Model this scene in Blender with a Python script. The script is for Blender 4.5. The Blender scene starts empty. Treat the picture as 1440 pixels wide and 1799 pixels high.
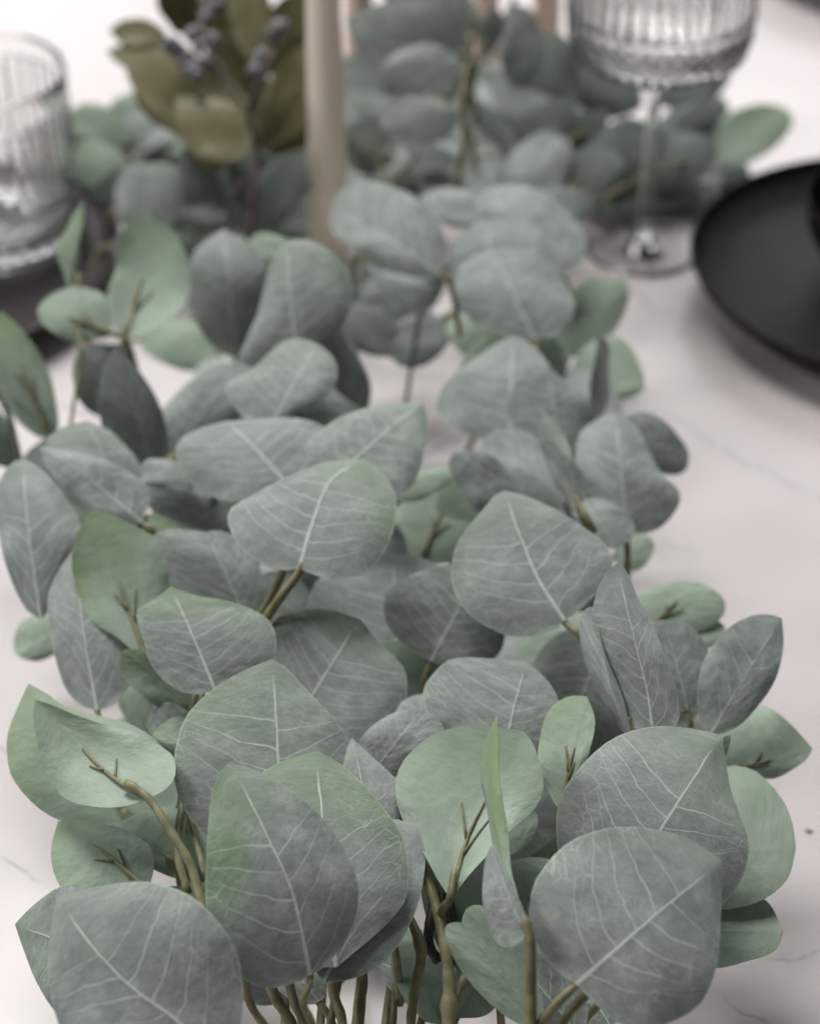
import bpy, bmesh, math, random
from mathutils import Vector, Matrix

random.seed(11)
SC = bpy.context.scene
COL = SC.collection
R = math.radians

# ------------------------------------------------------------------ camera
PITCH = R(37.5)
CAM = Vector((0.0, 0.0, 0.625))
FPX = 3600.0                       # focal length in pixels of the 1440 wide photograph
cd = bpy.data.cameras.new('camera'); cam = bpy.data.objects.new('camera', cd); COL.objects.link(cam)
cam.location = CAM
cam.rotation_euler = (math.pi/2 - PITCH, 0, 0)
cd.sensor_fit = 'HORIZONTAL'; cd.sensor_width = 36.0; cd.lens = FPX/1440*36
cd.clip_start = 0.02; cd.clip_end = 60
cd.dof.use_dof = True; cd.dof.focus_distance = 0.715; cd.dof.aperture_fstop = 8.0
SC.camera = cam

# ------------------------------------------------------------------ light
w = bpy.data.worlds.new('World'); SC.world = w; w.use_nodes = True
w.node_tree.nodes['Background'].inputs[0].default_value = (0.97, 0.98, 1.0, 1)
w.node_tree.nodes['Background'].inputs[1].default_value = 0.10
def area(name, loc, target, sx, sy, power, col):
    l = bpy.data.lights.new(name, 'AREA'); l.shape = 'RECTANGLE'; l.size = sx; l.size_y = sy
    l.energy = power; l.color = col
    o = bpy.data.objects.new(name, l); COL.objects.link(o); o.location = loc
    o.rotation_euler = (Vector(target)-Vector(loc)).to_track_quat('-Z', 'Y').to_euler()
    return o
area('window_light', (-0.55, 2.35, 3.15), (0, 0.8, 0), 1.7, 1.5, 134, (1.0, 0.975, 0.95))
area('back_fill_light', (0.4, 4.4, 1.7), (0, 0.9, 0.1), 4.4, 2.6, 75, (0.97, 0.98, 1.0))  # unseen fill lamp added behind for glass sparkle and backlight
area('side_fill_light', (-3.4, 0.6, 2.4), (0, 0.75, 0.05), 1.3, 1.3, 78, (1.0, 0.98, 0.95))  # unseen fill lamp added at the left for crisper contact shadows
SC.view_settings.view_transform = 'Standard'; SC.view_settings.look = 'None'
SC.view_settings.exposure = -0.12; SC.view_settings.gamma = 1.0
SC.cycles.use_denoising = True
SC.cycles.max_bounces = 14; SC.cycles.diffuse_bounces = 2; SC.cycles.glossy_bounces = 2; SC.cycles.transmission_bounces = 14; SC.cycles.transparent_max_bounces = 6
SC.cycles.use_adaptive_sampling = True; SC.cycles.adaptive_threshold = 0.03; SC.cycles.adaptive_min_samples = 16
SC.cycles.caustics_reflective = True; SC.cycles.caustics_refractive = True
SC.cycles.sample_clamp_indirect = 40.0

# ------------------------------------------------------------------ points on the table from the survey of the photograph
FW = Vector((0, math.cos(PITCH), -math.sin(PITCH)))
UP = Vector((0, math.sin(PITCH), math.cos(PITCH)))
RT = Vector((1, 0, 0))
def ray(x, y): return (FW + RT*((x-720)/FPX) + UP*((899.5-y)/FPX)).normalized()
def at(x, y, z):                    # z in centimetres above the table
    r = ray(x, y); t = (z*0.01 - CAM.z)/r.z
    return CAM + r*t

# ------------------------------------------------------------------ material helpers
class E:                            # small expression builder for shader math
    nt = None
    def __init__(s, sock): s.s = sock
    @staticmethod
    def op(o, *a):
        n = E.nt.nodes.new('ShaderNodeMath'); n.operation = o
        for i, v in enumerate(a):
            if isinstance(v, E): E.nt.links.new(v.s, n.inputs[i])
            else: n.inputs[i].default_value = v
        return E(n.outputs[0])
    def __add__(s, o): return E.op('ADD', s, o)
    __radd__ = __add__
    def __sub__(s, o): return E.op('SUBTRACT', s, o)
    def __rsub__(s, o): return E.op('SUBTRACT', o, s)
    def __mul__(s, o): return E.op('MULTIPLY', s, o)
    __rmul__ = __mul__
    def __truediv__(s, o): return E.op('DIVIDE', s, o)
    def abs(s): return E.op('ABSOLUTE', s)
    def fract(s): return E.op('FRACT', s)
    def sign(s): return E.op('SIGN', s)
    def max(s, o): return E.op('MAXIMUM', s, o)
    def min(s, o): return E.op('MINIMUM', s, o)
    def pow(s, o): return E.op('POWER', s, o)
def sstep(x, e0, e1):               # 0 at e0, 1 at e1
    n = E.nt.nodes.new('ShaderNodeMapRange'); n.interpolation_type = 'SMOOTHSTEP'
    for i, v in enumerate((x, e0, e1)):
        if isinstance(v, E): E.nt.links.new(v.s, n.inputs[i])
        else: n.inputs[i].default_value = v
    return E(n.outputs[0])
def newmat(name):
    m = bpy.data.materials.new(name); m.use_nodes = True
    E.nt = m.node_tree
    return m, m.node_tree, m.node_tree.nodes['Principled BSDF']
def rgb(c): return (c[0], c[1], c[2], 1)
def mix(f, a, b):
    n = E.nt.nodes.new('ShaderNodeMix'); n.data_type = 'RGBA'
    for idx, v in ((0, f), (6, a), (7, b)):
        if isinstance(v, E): E.nt.links.new(v.s, n.inputs[idx])
        elif hasattr(v, 'is_output'): E.nt.links.new(v, n.inputs[idx])
        else: n.inputs[idx].default_value = rgb(v) if isinstance(v, tuple) else v
    return n.outputs[2]
def vec(x, y, z):
    n = E.nt.nodes.new('ShaderNodeCombineXYZ')
    for i, v in enumerate((x, y, z)):
        if isinstance(v, E): E.nt.links.new(v.s, n.inputs[i])
        else: n.inputs[i].default_value = v
    return n.outputs[0]
def noise(v, scale, detail=2, rough=0.5, dist=0):
    n = E.nt.nodes.new('ShaderNodeTexNoise')
    n.inputs['Scale'].default_value = scale; n.inputs['Detail'].default_value = detail
    n.inputs['Roughness'].default_value = rough; n.inputs['Distortion'].default_value = dist
    if v is not None: E.nt.links.new(v, n.inputs['Vector'])
    return E(n.outputs['Fac'])
def voro_edge(v, scale):
    n = E.nt.nodes.new('ShaderNodeTexVoronoi'); n.feature = 'DISTANCE_TO_EDGE'
    n.inputs['Scale'].default_value = scale; E.nt.links.new(v, n.inputs['Vector'])
    return E(n.outputs['Distance'])
def oattr(name):
    n = E.nt.nodes.new('ShaderNodeAttribute'); n.attribute_type = 'OBJECT'; n.attribute_name = name
    return E(n.outputs['Fac'])
def bump(bsdf, h, strength, dist):
    n = E.nt.nodes.new('ShaderNodeBump'); n.inputs['Strength'].default_value = strength
    n.inputs['Distance'].default_value = dist
    E.nt.links.new(h.s, n.inputs['Height']); E.nt.links.new(n.outputs[0], bsdf.inputs['Normal'])
def objcoord():
    n = E.nt.nodes.new('ShaderNodeTexCoord'); return n.outputs['Object']

def leaf_material(name, lo, hi, blush, vein, vein_amt, net_amt, rough, weave, transl, rim=(0.42, 0.54, 0.42)):
    m, nt, b = newmat(name)
    uv = nt.nodes.new('ShaderNodeUVMap'); uv.uv_map = 'UVMap'
    sx = nt.nodes.new('ShaderNodeSeparateXYZ'); nt.links.new(uv.outputs[0], sx.inputs[0])
    a = E(sx.outputs[0])*2.0 - 1.0; v = E(sx.outputs[1])
    oi = nt.nodes.new('ShaderNodeObjectInfo'); rnd = E(oi.outputs['Random'])
    p = vec(a*0.5, v, rnd*37.0)
    ax = a.abs()
    r2 = (rnd*17.31).fract(); r3 = (rnd*53.77).fract()
    nz = noise(p, 3.2, 2) - 0.5
    nz2 = noise(p, 9.0, 2) - 0.5
    c = v - ax*(0.12 + r2*0.18) - ax*ax*0.12 - ax.pow(4.0)*0.16 + nz*0.11 + nz2*0.026 + a.sign()*0.027 + rnd*0.05
    d = ((c/(0.108 + r3*0.04) + r2*3.0).fract() - 0.5).abs()
    wd = 0.047 - ax*0.025 + nz2*0.03
    side = 1.0 - sstep(d, wd*0.35, wd)
    side = side * sstep(c, 0.0, 0.05) * (1.0 - sstep(c, 0.62, 0.74)) * (1.0 - sstep(ax + nz*0.5, 0.62, 0.97)*0.8)
    side = side * (0.5 + noise(p, 5.0, 1)*0.75)
    am = (a + nz*0.05*v + nz2*0.012).abs()
    mw = 0.027 - v*0.024
    mid = (1.0 - sstep(am, mw*0.5, mw)) * (1.0 - sstep(v, 0.80, 0.93))
    # looping net of fine veins towards the margin
    pn = vec(a*0.5 + nz2*0.10, v + nz*0.12 - ax*0.22, rnd*37.0)
    ve = voro_edge(pn, 9.5)
    net = (1.0 - sstep(ve, 0.006, 0.03)) * (0.25 + sstep(ax, 0.15, 0.8)*0.75) * sstep(noise(p, 4.0, 1), 0.40, 0.62)
    ve2 = voro_edge(pn, 24.0)
    net2 = (1.0 - sstep(ve2, 0.01, 0.06)) * sstep(noise(p, 7.0, 1), 0.42, 0.65)
    # cloth grain: mottling and a fine brushed weave
    mott = noise(p, 7.0, 5, 0.62)
    brush = noise(vec(a*0.5*26.0, v*125.0, rnd*37.0), 1.0, 2)
    fine = noise(p, 120.0, 2, 0.6)
    tone = sstep(mott*0.62 + brush*weave + fine*0.22 + (0.20-weave)*0.5, 0.28, 0.72)
    base = mix(tone, lo, hi)
    # leaf to leaf tint
    base = mix(sstep(noise(vec(rnd*91.0, 0.0, 0.0), 1.0, 0), 0.3, 0.7)*0.5, base, tuple(x*0.8 for x in lo))
    # green blush printed at tip and margin
    bl = oattr('blush'); bs = oattr('blush_side')
    bm = sstep(v*0.9 + a*bs*0.55 + ax*ax*0.30*a.sign()*(rnd-0.5).sign() + (noise(p, 2.6, 3) - 0.5)*0.8, 0.30, 1.25)
    base = mix((bm*bl*0.95).min(0.8), base, blush)
    em = nt.nodes.new('ShaderNodeUVMap'); em.uv_map = 'EdgeMap'
    es = nt.nodes.new('ShaderNodeSeparateXYZ'); nt.links.new(em.outputs[0], es.inputs[0])
    base = mix(sstep(E(es.outputs[0]) + nz2*0.02, 0.965, 0.990)*0.55, base, rim)
    vf = ((side*0.85).max(mid).max(net*net_amt).max(net2*net_amt*0.5))
    base = mix(vf*vein_amt, base, vein)
    nt.links.new(base, b.inputs['Base Color'])
    b.inputs['Roughness'].default_value = rough
    b.inputs['Specular IOR Level'].default_value = 0.35
    b.inputs['Sheen Weight'].default_value = 0.12
    b.inputs['Sheen Roughness'].default_value = 0.5
    h = noise(vec(a*1.5, v*3.0, rnd*37.0), 1.6, 3, 0.55) + (1.0 - sstep(ax, 0.0, 0.07))*0.10 + noise(vec(a*13.0, v*60.0, rnd*37.0), 1.0, 2)*0.07
    bump(b, h, 0.6, 0.0016)
    if transl:
        tr = nt.nodes.new('ShaderNodeBsdfTranslucent'); nt.links.new(base, tr.inputs[0])
        mx = nt.nodes.new('ShaderNodeMixShader'); mx.inputs[0].default_value = transl
        nt.links.new(b.outputs[0], mx.inputs[1]); nt.links.new(tr.outputs[0], mx.inputs[2])
        nt.links.new(mx.outputs[0], nt.nodes['Material Output'].inputs[0])
    return m

M = {}
M['grey'] = leaf_material('leaf_silver_grey', (0.215, 0.248, 0.234), (0.405, 0.447, 0.430), (0.185, 0.285, 0.150),
                          (0.68, 0.76, 0.67), 0.78, 0.46, 0.56, 0.30, 0.10)
M['mint'] = leaf_material('leaf_mint_underside', (0.390, 0.505, 0.400), (0.530, 0.640, 0.535), (0.360, 0.490, 0.250),
                          (0.40, 0.52, 0.40), 0.30, 0.25, 0.50, 0.10, 0.34)
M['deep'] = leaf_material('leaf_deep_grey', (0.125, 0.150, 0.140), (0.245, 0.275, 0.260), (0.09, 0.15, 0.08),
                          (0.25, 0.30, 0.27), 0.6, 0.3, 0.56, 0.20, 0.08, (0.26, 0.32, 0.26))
M['olive'] = leaf_material('leaf_olive_magnolia', (0.135, 0.126, 0.056), (0.225, 0.206, 0.104), (0.27, 0.25, 0.14),
                           (0.17, 0.15, 0.08), 0.5, 0.2, 0.42, 0.12, 0.22, (0.13, 0.115, 0.055))

def plain(name, c0, c1, scale, rough, bstr=0.0, bd=0.0005, spec=0.5, stretch=None):
    m, nt, b = newmat(name)
    n = noise(objcoord(), scale, 4, 0.6)
    nt.links.new(mix(sstep(n, 0.3, 0.7), c0, c1), b.inputs['Base Color'])
    b.inputs['Roughness'].default_value = rough; b.inputs['Specular IOR Level'].default_value = spec
    if bstr: bump(b, n, bstr, bd)
    return m
M['stem'] = plain('stem_olive_plastic', (0.130, 0.124, 0.058), (0.235, 0.230, 0.125), 130, 0.5, 0.5, 0.0006)
M['stemdark'] = plain('stem_dark_plastic', (0.020, 0.018, 0.016), (0.05, 0.042, 0.034), 90, 0.45, 0.4, 0.0005)
M['stempurple'] = plain('stem_brown_bark', (0.060, 0.045, 0.044), (0.13, 0.10, 0.095), 120, 0.6, 0.5, 0.0006)
M['wax'] = plain('candle_wax', (0.94, 0.82, 0.71), (0.96, 0.86, 0.76), 30, 0.5, 0.1, 0.0004)
M['blush'] = plain('blush_wax', (0.74, 0.58, 0.50), (0.80, 0.64, 0.56), 30, 0.55)
M['black'] = plain('black_stoneware', (0.009, 0.008, 0.009), (0.016, 0.0145, 0.015), 60, 0.55, 0.25, 0.0004, 0.18)
M['charcoal'] = plain('charcoal_stoneware', (0.024, 0.020, 0.021), (0.038, 0.032, 0.034), 60, 0.55, 0.25, 0.0004, 0.3)
M['berry'] = plain('berry_grey', (0.06, 0.06, 0.068), (0.20, 0.195, 0.21), 160, 0.5)
M['scrap'] = plain('dry_scrap', (0.22, 0.12, 0.05), (0.34, 0.2, 0.09), 300, 0.7)

M['wax'].node_tree.nodes['Principled BSDF'].inputs['Subsurface Weight'].default_value = 0.3
M['wax'].node_tree.nodes['Principled BSDF'].inputs['Subsurface Radius'].default_value = (1.0, 0.65, 0.5)
M['wax'].node_tree.nodes['Principled BSDF'].inputs['Subsurface Scale'].default_value = 0.014

def glass_mat():
    m, nt, b = newmat('cut_glass')
    b.inputs['Base Color'].default_value = (1.0, 1.0, 1.0, 1)
    b.inputs['Transmission Weight'].default_value = 1.0
    b.inputs['Roughness'].default_value = 0.015; b.inputs['IOR'].default_value = 1.50
    return m
M['glass'] = glass_mat()
M['frost'] = glass_mat(); M['frost'].name = 'cut_glass_etched'
M['frost'].node_tree.nodes['Principled BSDF'].inputs['Roughness'].default_value = 0.10
def etch(o, z0, z1):                # the finely cut band scatters light
    o.data.materials.append(M['frost'])
    for p in o.data.polygons:
        if z0 < p.center.z < z1 and p.normal.x**2 + p.normal.y**2 > 0.02 and math.hypot(p.center.x, p.center.y) > 0.03: p.material_index = 1

VEINS = [(at(-60,1290,0), at(130,1395,0), 1), (at(-40,1500,0), at(110,1560,0), 1), (at(1250,1745,0), at(1480,1840,0), 1), (at(1330,1700,0), at(1500,1650,0), 1),
         (at(1150,720,0), at(1480,900,0), 1)]
def marble():
    m, nt, b = newmat('white_marble')
    p = objcoord()
    big = noise(p, 2.2, 4, 0.55, 0.4)
    soft = noise(p, 5.5, 5, 0.6, 0.8)
    base = mix(sstep(big, 0.35, 0.68), (0.565, 0.522, 0.515), (0.640, 0.600, 0.594))
    base = mix(sstep(soft, 0.56, 0.75)*0.35, base, (0.60, 0.575, 0.59))
    warp = nt.nodes.new('ShaderNodeVectorMath'); warp.operation = 'MULTIPLY_ADD'
    nn = nt.nodes.new('ShaderNodeTexNoise'); nn.inputs['Scale'].default_value = 6; nn.inputs['Detail'].default_value = 5
    nt.links.new(p, nn.inputs['Vector'])
    nt.links.new(nn.outputs['Color'], warp.inputs[0]); warp.inputs[1].default_value = (0.22, 0.22, 0.22); nt.links.new(p, warp.inputs[2])
    ve = voro_edge(warp.outputs[0], 3.1)
    vm = (1.0 - sstep(ve, 0.0, 0.014)) * sstep(noise(p, 9, 2), 0.46, 0.66)
    halo = (1.0 - sstep(ve, 0.0, 0.11)) * sstep(noise(p, 4, 2), 0.45, 0.7)
    base = mix(halo*0.30, base, (0.55, 0.525, 0.53))
    base = mix(vm*0.55, base, (0.30, 0.285, 0.30))
    sp = nt.nodes.new('ShaderNodeSeparateXYZ'); nt.links.new(p, sp.inputs[0]); X, Y = E(sp.outputs[0]), E(sp.outputs[1])
    wob = (noise(p, 26, 4, 0.6) - 0.5)
    for (p0, p1, wd_) in VEINS:
        dx, dy = p1[0]-p0[0], p1[1]-p0[1]; ln = math.hypot(dx, dy)
        al = (X*dx + Y*dy - (p0[0]*dx+p0[1]*dy))/ln
        pe = ((X*(-dy) + Y*dx - (p0[1]*dx-p0[0]*dy))/ln + wob*0.022).abs()
        k = sstep(al, -0.01, 0.02)*(1.0 - sstep(al, ln-0.02, ln+0.01))
        base = mix(k*(1.0 - sstep(pe, 0.0, 0.012))*0.28, base, (0.50, 0.48, 0.50))
        base = mix(k*(1.0 - sstep(pe, 0.0002, 0.0012))*sstep(noise(p, 60, 2), 0.38, 0.6)*0.65, base, (0.26, 0.245, 0.26))
    nt.links.new(base, b.inputs['Base Color'])
    b.inputs['Roughness'].default_value = 0.24; b.inputs['Specular IOR Level'].default_value = 0.4
    return m
M['marble'] = marble()

# ------------------------------------------------------------------ object helpers
def link(name, me, mats, parent=None, smooth=True):
    for m in mats: me.materials.append(m)
    if smooth:
        for p in me.polygons: p.use_smooth = True
    o = bpy.data.objects.new(name, me); COL.objects.link(o)
    if parent is not None:
        o.parent = parent
        o.matrix_parent_inverse = Matrix.Translation(-parent.location)
    return o
def thing(name, label, cat, loc, group=None):
    o = bpy.data.objects.new(name, None); COL.objects.link(o); o.location = loc; o.empty_display_size = 0.03
    return tag(o, label, cat, group)
def tag(o, label, cat, group=None):
    o['label'] = label; o['category'] = cat
    if group: o['group'] = group
    return o
def catmull(pts, n):
    out = []; P = [pts[0]*2-pts[1]] + list(pts) + [pts[-1]*2-pts[-2]]
    for i in range(1, len(P)-2):
        for k in range(n):
            t = k/n; a, b, c, d = P[i-1], P[i], P[i+1], P[i+2]
            out.append(0.5*((2*b) + (c-a)*t + (2*a-5*b+4*c-d)*t*t + (3*b-a-3*c+d)*t**3))
    out.append(pts[-1].copy()); return out
def tube_mesh(paths, seg=8):        # paths: list of (points, radii)
    V, F = [], []
    for pts, rad in paths:
        n = len(pts); base = len(V)
        prev = None
        for i, p in enumerate(pts):
            d = (pts[min(i+1, n-1)] - pts[max(i-1, 0)]).normalized()
            if prev is None:
                u = d.orthogonal().normalized()
            else:
                u = (prev - d*prev.dot(d)).normalized()
            prev = u; v = d.cross(u)
            for k in range(seg):
                a = 2*math.pi*k/seg
                V.append(p + (u*math.cos(a) + v*math.sin(a))*rad[i])
        for i in range(n-1):
            for k in range(seg):
                F.append((base+i*seg+k, base+i*seg+(k+1) % seg, base+(i+1)*seg+(k+1) % seg, base+(i+1)*seg+k))
        F.append(tuple(base+k for k in range(seg))[::-1]); F.append(tuple(base+(n-1)*seg+k for k in range(seg)))
    me = bpy.data.meshes.new('tube'); me.from_pydata(V, [], F); me.update(); return me
def lathe(prof, seg, rmod=None):    # prof: closed list of (r, z[, w]) starting and ending on the axis
    V, F = [], []; rings = []
    for pr in prof:
        r, z = pr[0], pr[1]
        if r < 1e-6:
            rings.append([len(V)]); V.append((0, 0, z)); continue
        ring = []
        for k in range(seg):
            a = 2*math.pi*k/seg; rr = r
            if rmod and len(pr) > 2: rr = r + rmod(a, z, pr[2])
            ring.append(len(V)); V.append((rr*math.cos(a), rr*math.sin(a), z))
        rings.append(ring)
    for A, B in zip(rings, rings[1:]):
        if len(A) == 1 and len(B) == 1: continue
        for k in range(seg):
            k2 = (k+1) % seg
            if len(A) == 1: F.append((A[0], B[k2], B[k]))
            elif len(B) == 1: F.append((A[k], A[k2], B[0]))
            else: F.append((A[k], A[k2], B[k2], B[k]))
    me = bpy.data.meshes.new('lathe'); me.from_pydata(V, [], F); me.update()
    bm = bmesh.new(); bm.from_mesh(me); bmesh.ops.recalc_face_normals(bm, faces=bm.faces)
    for e in bm.edges:
        if e.is_manifold and e.calc_face_angle() > 0.42: e.smooth = False
    bm.to_mesh(me); bm.free()
    return me

# ------------------------------------------------------------------ leaves
OUT = [(0, 0), (.30, -.040), (.64, .030), (.89, .18), (1.0, .39), (.94, .60), (.73, .79), (.38, .925), (.12, .985), (0, 1)]
OUTP = [(0, 0), (.30, -.030), (.64, .050), (.89, .20), (1.0, .38), (.90, .58), (.65, .76), (.32, .895), (.10, .972), (0, 1)]
OUTR = [(0, 0), (.32, -.045), (.66, .020), (.90, .17), (1.0, .40), (.96, .63), (.80, .82), (.48, .955), (.18, 1.0), (0, 1.005)]
OUTL = [(0, 0), (.16, .02), (.45, .10), (.80, .25), (1.0, .45), (.92, .65), (.65, .82), (.32, .93), (.10, .985), (0, 1)]
NT, NV = 22, 6
def outline(kind):
    src = {'n': OUT, 'p': OUTP, 'r': OUTR, 'l': OUTL}[kind]
    pts = catmull([Vector((p[0], p[1], 0)) for p in src], 6)
    n = len(pts)-1; out = []
    for i in range(NT+1):
        f = i/NT*n; k = min(int(f), n-1); out.append(pts[k].lerp(pts[k+1], f-k))
    return out
OUTS = {k: outline(k) for k in 'nprl'}
SIZES = []; LB = {}

def leaf(parent, B, T, L, Rr, z, pitch=12, yaw=0, side='g', shape='n', cup=0.0, fold=0.0, bend=0.06, ruf=0.022,
         blush=0.3, stalk='auto', rib=None, mats=None, m=None, key=None, roll=0.14, bside=0):
    """B, T, L, R: base, tip and the two widest points; z: height in cm of the leaf's middle; pitch / yaw: how far the top / right leans away"""
    rnd = random.Random(int(B[0]*7 + B[1]*13 + T[0]*3 + T[1]))
    cx, cy = (B[0]+T[0])/2, (B[1]+T[1])/2
    C = at(cx, cy, z); r = (C-CAM).normalized()
    ax0 = RT; up0 = ax0.cross(r).normalized(); ax0 = r.cross(up0).normalized()
    ay = up0*math.cos(R(pitch)) + r*math.sin(R(pitch))
    axx = ax0*math.cos(R(yaw)) + r*math.sin(R(yaw))
    N = axx.cross(ay).normalized()
    if N.dot(r) > 0: N = -N
    def on(p):
        d = ray(*p); return CAM + d*((C-CAM).dot(N)/d.dot(N))
    traced = isinstance(L, list)
    b, t = on(B), on(T)
    mid = lambda f: b + (t-b)*f
    if traced:
        def resample(P):
            P = catmull(P, 6); cum = [0.0]
            for q0, q1 in zip(P, P[1:]): cum.append(cum[-1] + (q1-q0).length)
            out = []; k = 0
            for i in range(NT+1):
                d = cum[-1]*i/NT
                while k < len(P)-2 and cum[k+1] < d: k += 1
                sg = cum[k+1]-cum[k]; out.append(P[k].lerp(P[k+1], (d-cum[k])/sg if sg > 1e-9 else 0))
            return out
        EL = resample([b] + [on(p) for p in L] + [t]); ER = resample([b] + [on(p) for p in Rr] + [t])
        ML = [mid(i/NT) for i in range(NT+1)] if m is None else resample([b] + [on(p) for p in m] + [t])
        def far(Eg): 
            return max(Eg, key=lambda q: ((q-b) - (t-b)*((q-b).dot(t-b)/(t-b).length_squared)).length)
        l, rr = far(EL), far(ER)
        if m is not None:
            def mid(f):
                f = min(max(f, 0), 1)*NT; k = min(int(f), NT-1); return ML[k].lerp(ML[k+1], f-k)
    else:
        l, rr = on(L), on(Rr)
    lv, rv = l - mid(.40), rr - mid(.40)
    Ln = (t-b).length; W = (lv.length+rv.length)/2
    SIZES.append((round(Ln*100, 1), round((l-rr).length*100, 1), B, T))
    o = OUTS[shape]
    ph = [rnd.random()*6.28 for _ in range(6)]
    verts, uvs = [], []
    def disp(a, bb):
        win = max(0.0, math.sin(math.pi*min(max(bb*0.92+0.04, 0), 1)))
        d = bend*Ln*4*max(bb, 0)*(1-min(bb, 1))
        d -= cup*W*(1-a*a)*win
        d -= fold*W*(1-math.sqrt(a*a+0.01))*win
        e = a*a
        d -= roll*W*e*e
        d += ruf*Ln*e*math.sin(6.28*(0.9*bb)*1.25 + ph[0 if a > 0 else 1])
        d += ruf*0.5*Ln*math.sin(5.2*bb + 3.1*a + ph[2])*win
        return d
    front = []
    for i in range(NT+1):
        p = o[i]; row = []
        for j in range(-NV, NV+1):
            f = abs(j)/NV; s = 1 if j > 0 else -1
            f2 = f**0.85
            a = p.x*f2; bb = (i/NT) + (p.y - i/NT)*f2**1.3
            if traced: q = ML[i].lerp((ER if j > 0 else EL)[i], f2)
            else: q = mid(bb) + (rv if j > 0 else lv)*a
            verts.append((q, a*s, bb)); row.append(len(verts)-1)
        front.append(row)
    nv = len(verts)
    TH = 0.00028
    V = [q + (-N)*(-1)*disp(a, bb) for q, a, bb in verts] + [q + N*(disp(a, bb) - TH) for q, a, bb in verts]
    F, MI = [], []
    for i in range(NT):
        for j in range(2*NV):
            A, Bq, Cq, D = front[i][j], front[i][j+1], front[i+1][j+1], front[i+1][j]
            F.append((A, Bq, Cq, D)); MI.append(0)
            F.append((A+nv, D+nv, Cq+nv, Bq+nv)); MI.append(1)
        for j, rev in ((0, False), (2*NV, True)):
            A, D = front[i][j], front[i+1][j]
            F.append((A, D, D+nv, A+nv) if not rev else (D, A, A+nv, D+nv)); MI.append(2)
    me = bpy.data.meshes.new('leaf'); me.from_pydata([tuple(v) for v in V], [], F)
    uvl = me.uv_layers.new(name='UVMap'); uve = me.uv_layers.new(name='EdgeMap')
    edg = [abs(j)/NV for i in range(NT+1) for j in range(-NV, NV+1)]
    for p in me.polygons:
        p.material_index = MI[p.index]
        for li, vi in zip(p.loop_indices, p.vertices):
            _, a, bb = verts[vi % nv]; uvl.data[li].uv = (0.5+0.5*a, bb); uve.data[li].uv = (edg[vi % nv], 0)
    me.update()
    bm = bmesh.new(); bm.from_mesh(me); bmesh.ops.remove_doubles(bm, verts=bm.verts, dist=1e-6); bmesh.ops.recalc_face_normals(bm, faces=bm.faces)
    for e in bm.edges:
        if len({f.material_index for f in e.link_faces}) > 1: e.smooth = False
    # make sure the sheet towards the viewer points that way
    s = sum(f.normal.dot(N) for f in bm.faces if f.material_index == 0)
    if s < 0: bmesh.ops.reverse_faces(bm, faces=bm.faces)
    bm.to_mesh(me); bm.free()
    if mats is None: mats = ('grey', 'mint') if side == 'g' else ('mint', 'grey')
    ob = link('leaf', me, [M[mats[0]], M[mats[1]], M['mint' if mats[0] in ('grey', 'mint') else mats[1]]], parent)
    ob['blush'] = float(blush); ob['blush_side'] = float(bside)
    def surf(bb, a=0.0):
        return mid(bb) + (rv if a > 0 else lv)*abs(a) + N*disp(a, bb)
    ax = (mid(.15)-b).normalized()
    if key: LB[key] = (b, ax, N, side)
    if rib is None: rib = (side == 'm')
    sm = 'stem'
    if rib:
        paths = []; up = N*0.0008
        k = 0.50 + rnd.random()*0.12
        pts = [surf(k*i/6) + up*(1.5-0.9*i/6) for i in range(7)]
        paths.append((pts, [0.0012 - 0.00085*i/6 for i in range(7)]))
        for u0, sgn, ln in ((k*0.45, 1, .20+.12*rnd.random()), (k*0.62, -1, .14+.12*rnd.random())):
            q = [surf(u0 + ln*0.62*i/3, sgn*(ln*1.0*i/3)+1e-4*sgn) + up*(1.1-0.5*i/3) for i in range(4)]
            paths.append((q, [0.00065-0.0004*i/3 for i in range(4)]))
        link('leaf_rib', tube_mesh(paths, 7), [M[sm]], ob)
    if stalk == 'auto':
        e = b - ax*0.007 - N*0.003; e2 = b - ax*0.013 - N*0.016; e2.z = max(0.004, min(e2.z, b.z)*0.75)
        e.z = max(0.004, e.z-0.001)
        off = N*(-0.0014 if not rib else 0.0012)
        pts = catmull([b + ax*0.006 + off, b + off, e, e2], 4)
        n = len(pts)-1
        link('leaf_stalk', tube_mesh([(pts, [0.0011+0.0005*i/n for i in range(n+1)])], 7), [M[sm]], ob)
    return ob

def stem(parent, pts, r, mat='stem', name='stem', nodes=()):
    if isinstance(pts[0], str):     # starts at a leaf's base; later points give height relative to it
        b, ax, N, sd = LB[pts[0]]; o = N*(0.0012 if sd == 'm' else -0.0016); z0 = b.z*100
        P = [b + ax*0.010 + o, b - ax*0.001 + o] + [at(p[0], p[1], z0+p[2]) for p in pts[1:]]
        pts = [(b.x*9999, 0)]
    else: P = [at(*p) for p in pts]
    C = catmull(P, 6); n = len(C)-1
    rad = []
    for i in range(n+1):
        f = i/n
        k = r if not isinstance(r, tuple) else r[0] + (r[1]-r[0])*f
        k *= 0.00068*(1 + 0.06*math.sin(i*1.7+pts[0][0]))
        for nd in nodes: k *= 1 + 0.40*math.exp(-((f-nd)/0.04)**2)
        rad.append(k)
    return link(name, tube_mesh([(C, rad)], 10), [M[mat]], parent)

# ------------------------------------------------------------------ the table
bm = bmesh.new(); bmesh.ops.create_cube(bm, size=1.0)
bmesh.ops.scale(bm, vec=(2.4, 3.6, 0.03), verts=bm.verts); bmesh.ops.translate(bm, vec=(0, 1.5, -0.015), verts=bm.verts)
me = bpy.data.meshes.new('table_top'); bm.to_mesh(me); bm.free()
tbl = link('table_top', me, [M['marble']], None, False); tbl['kind'] = 'structure'

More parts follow.
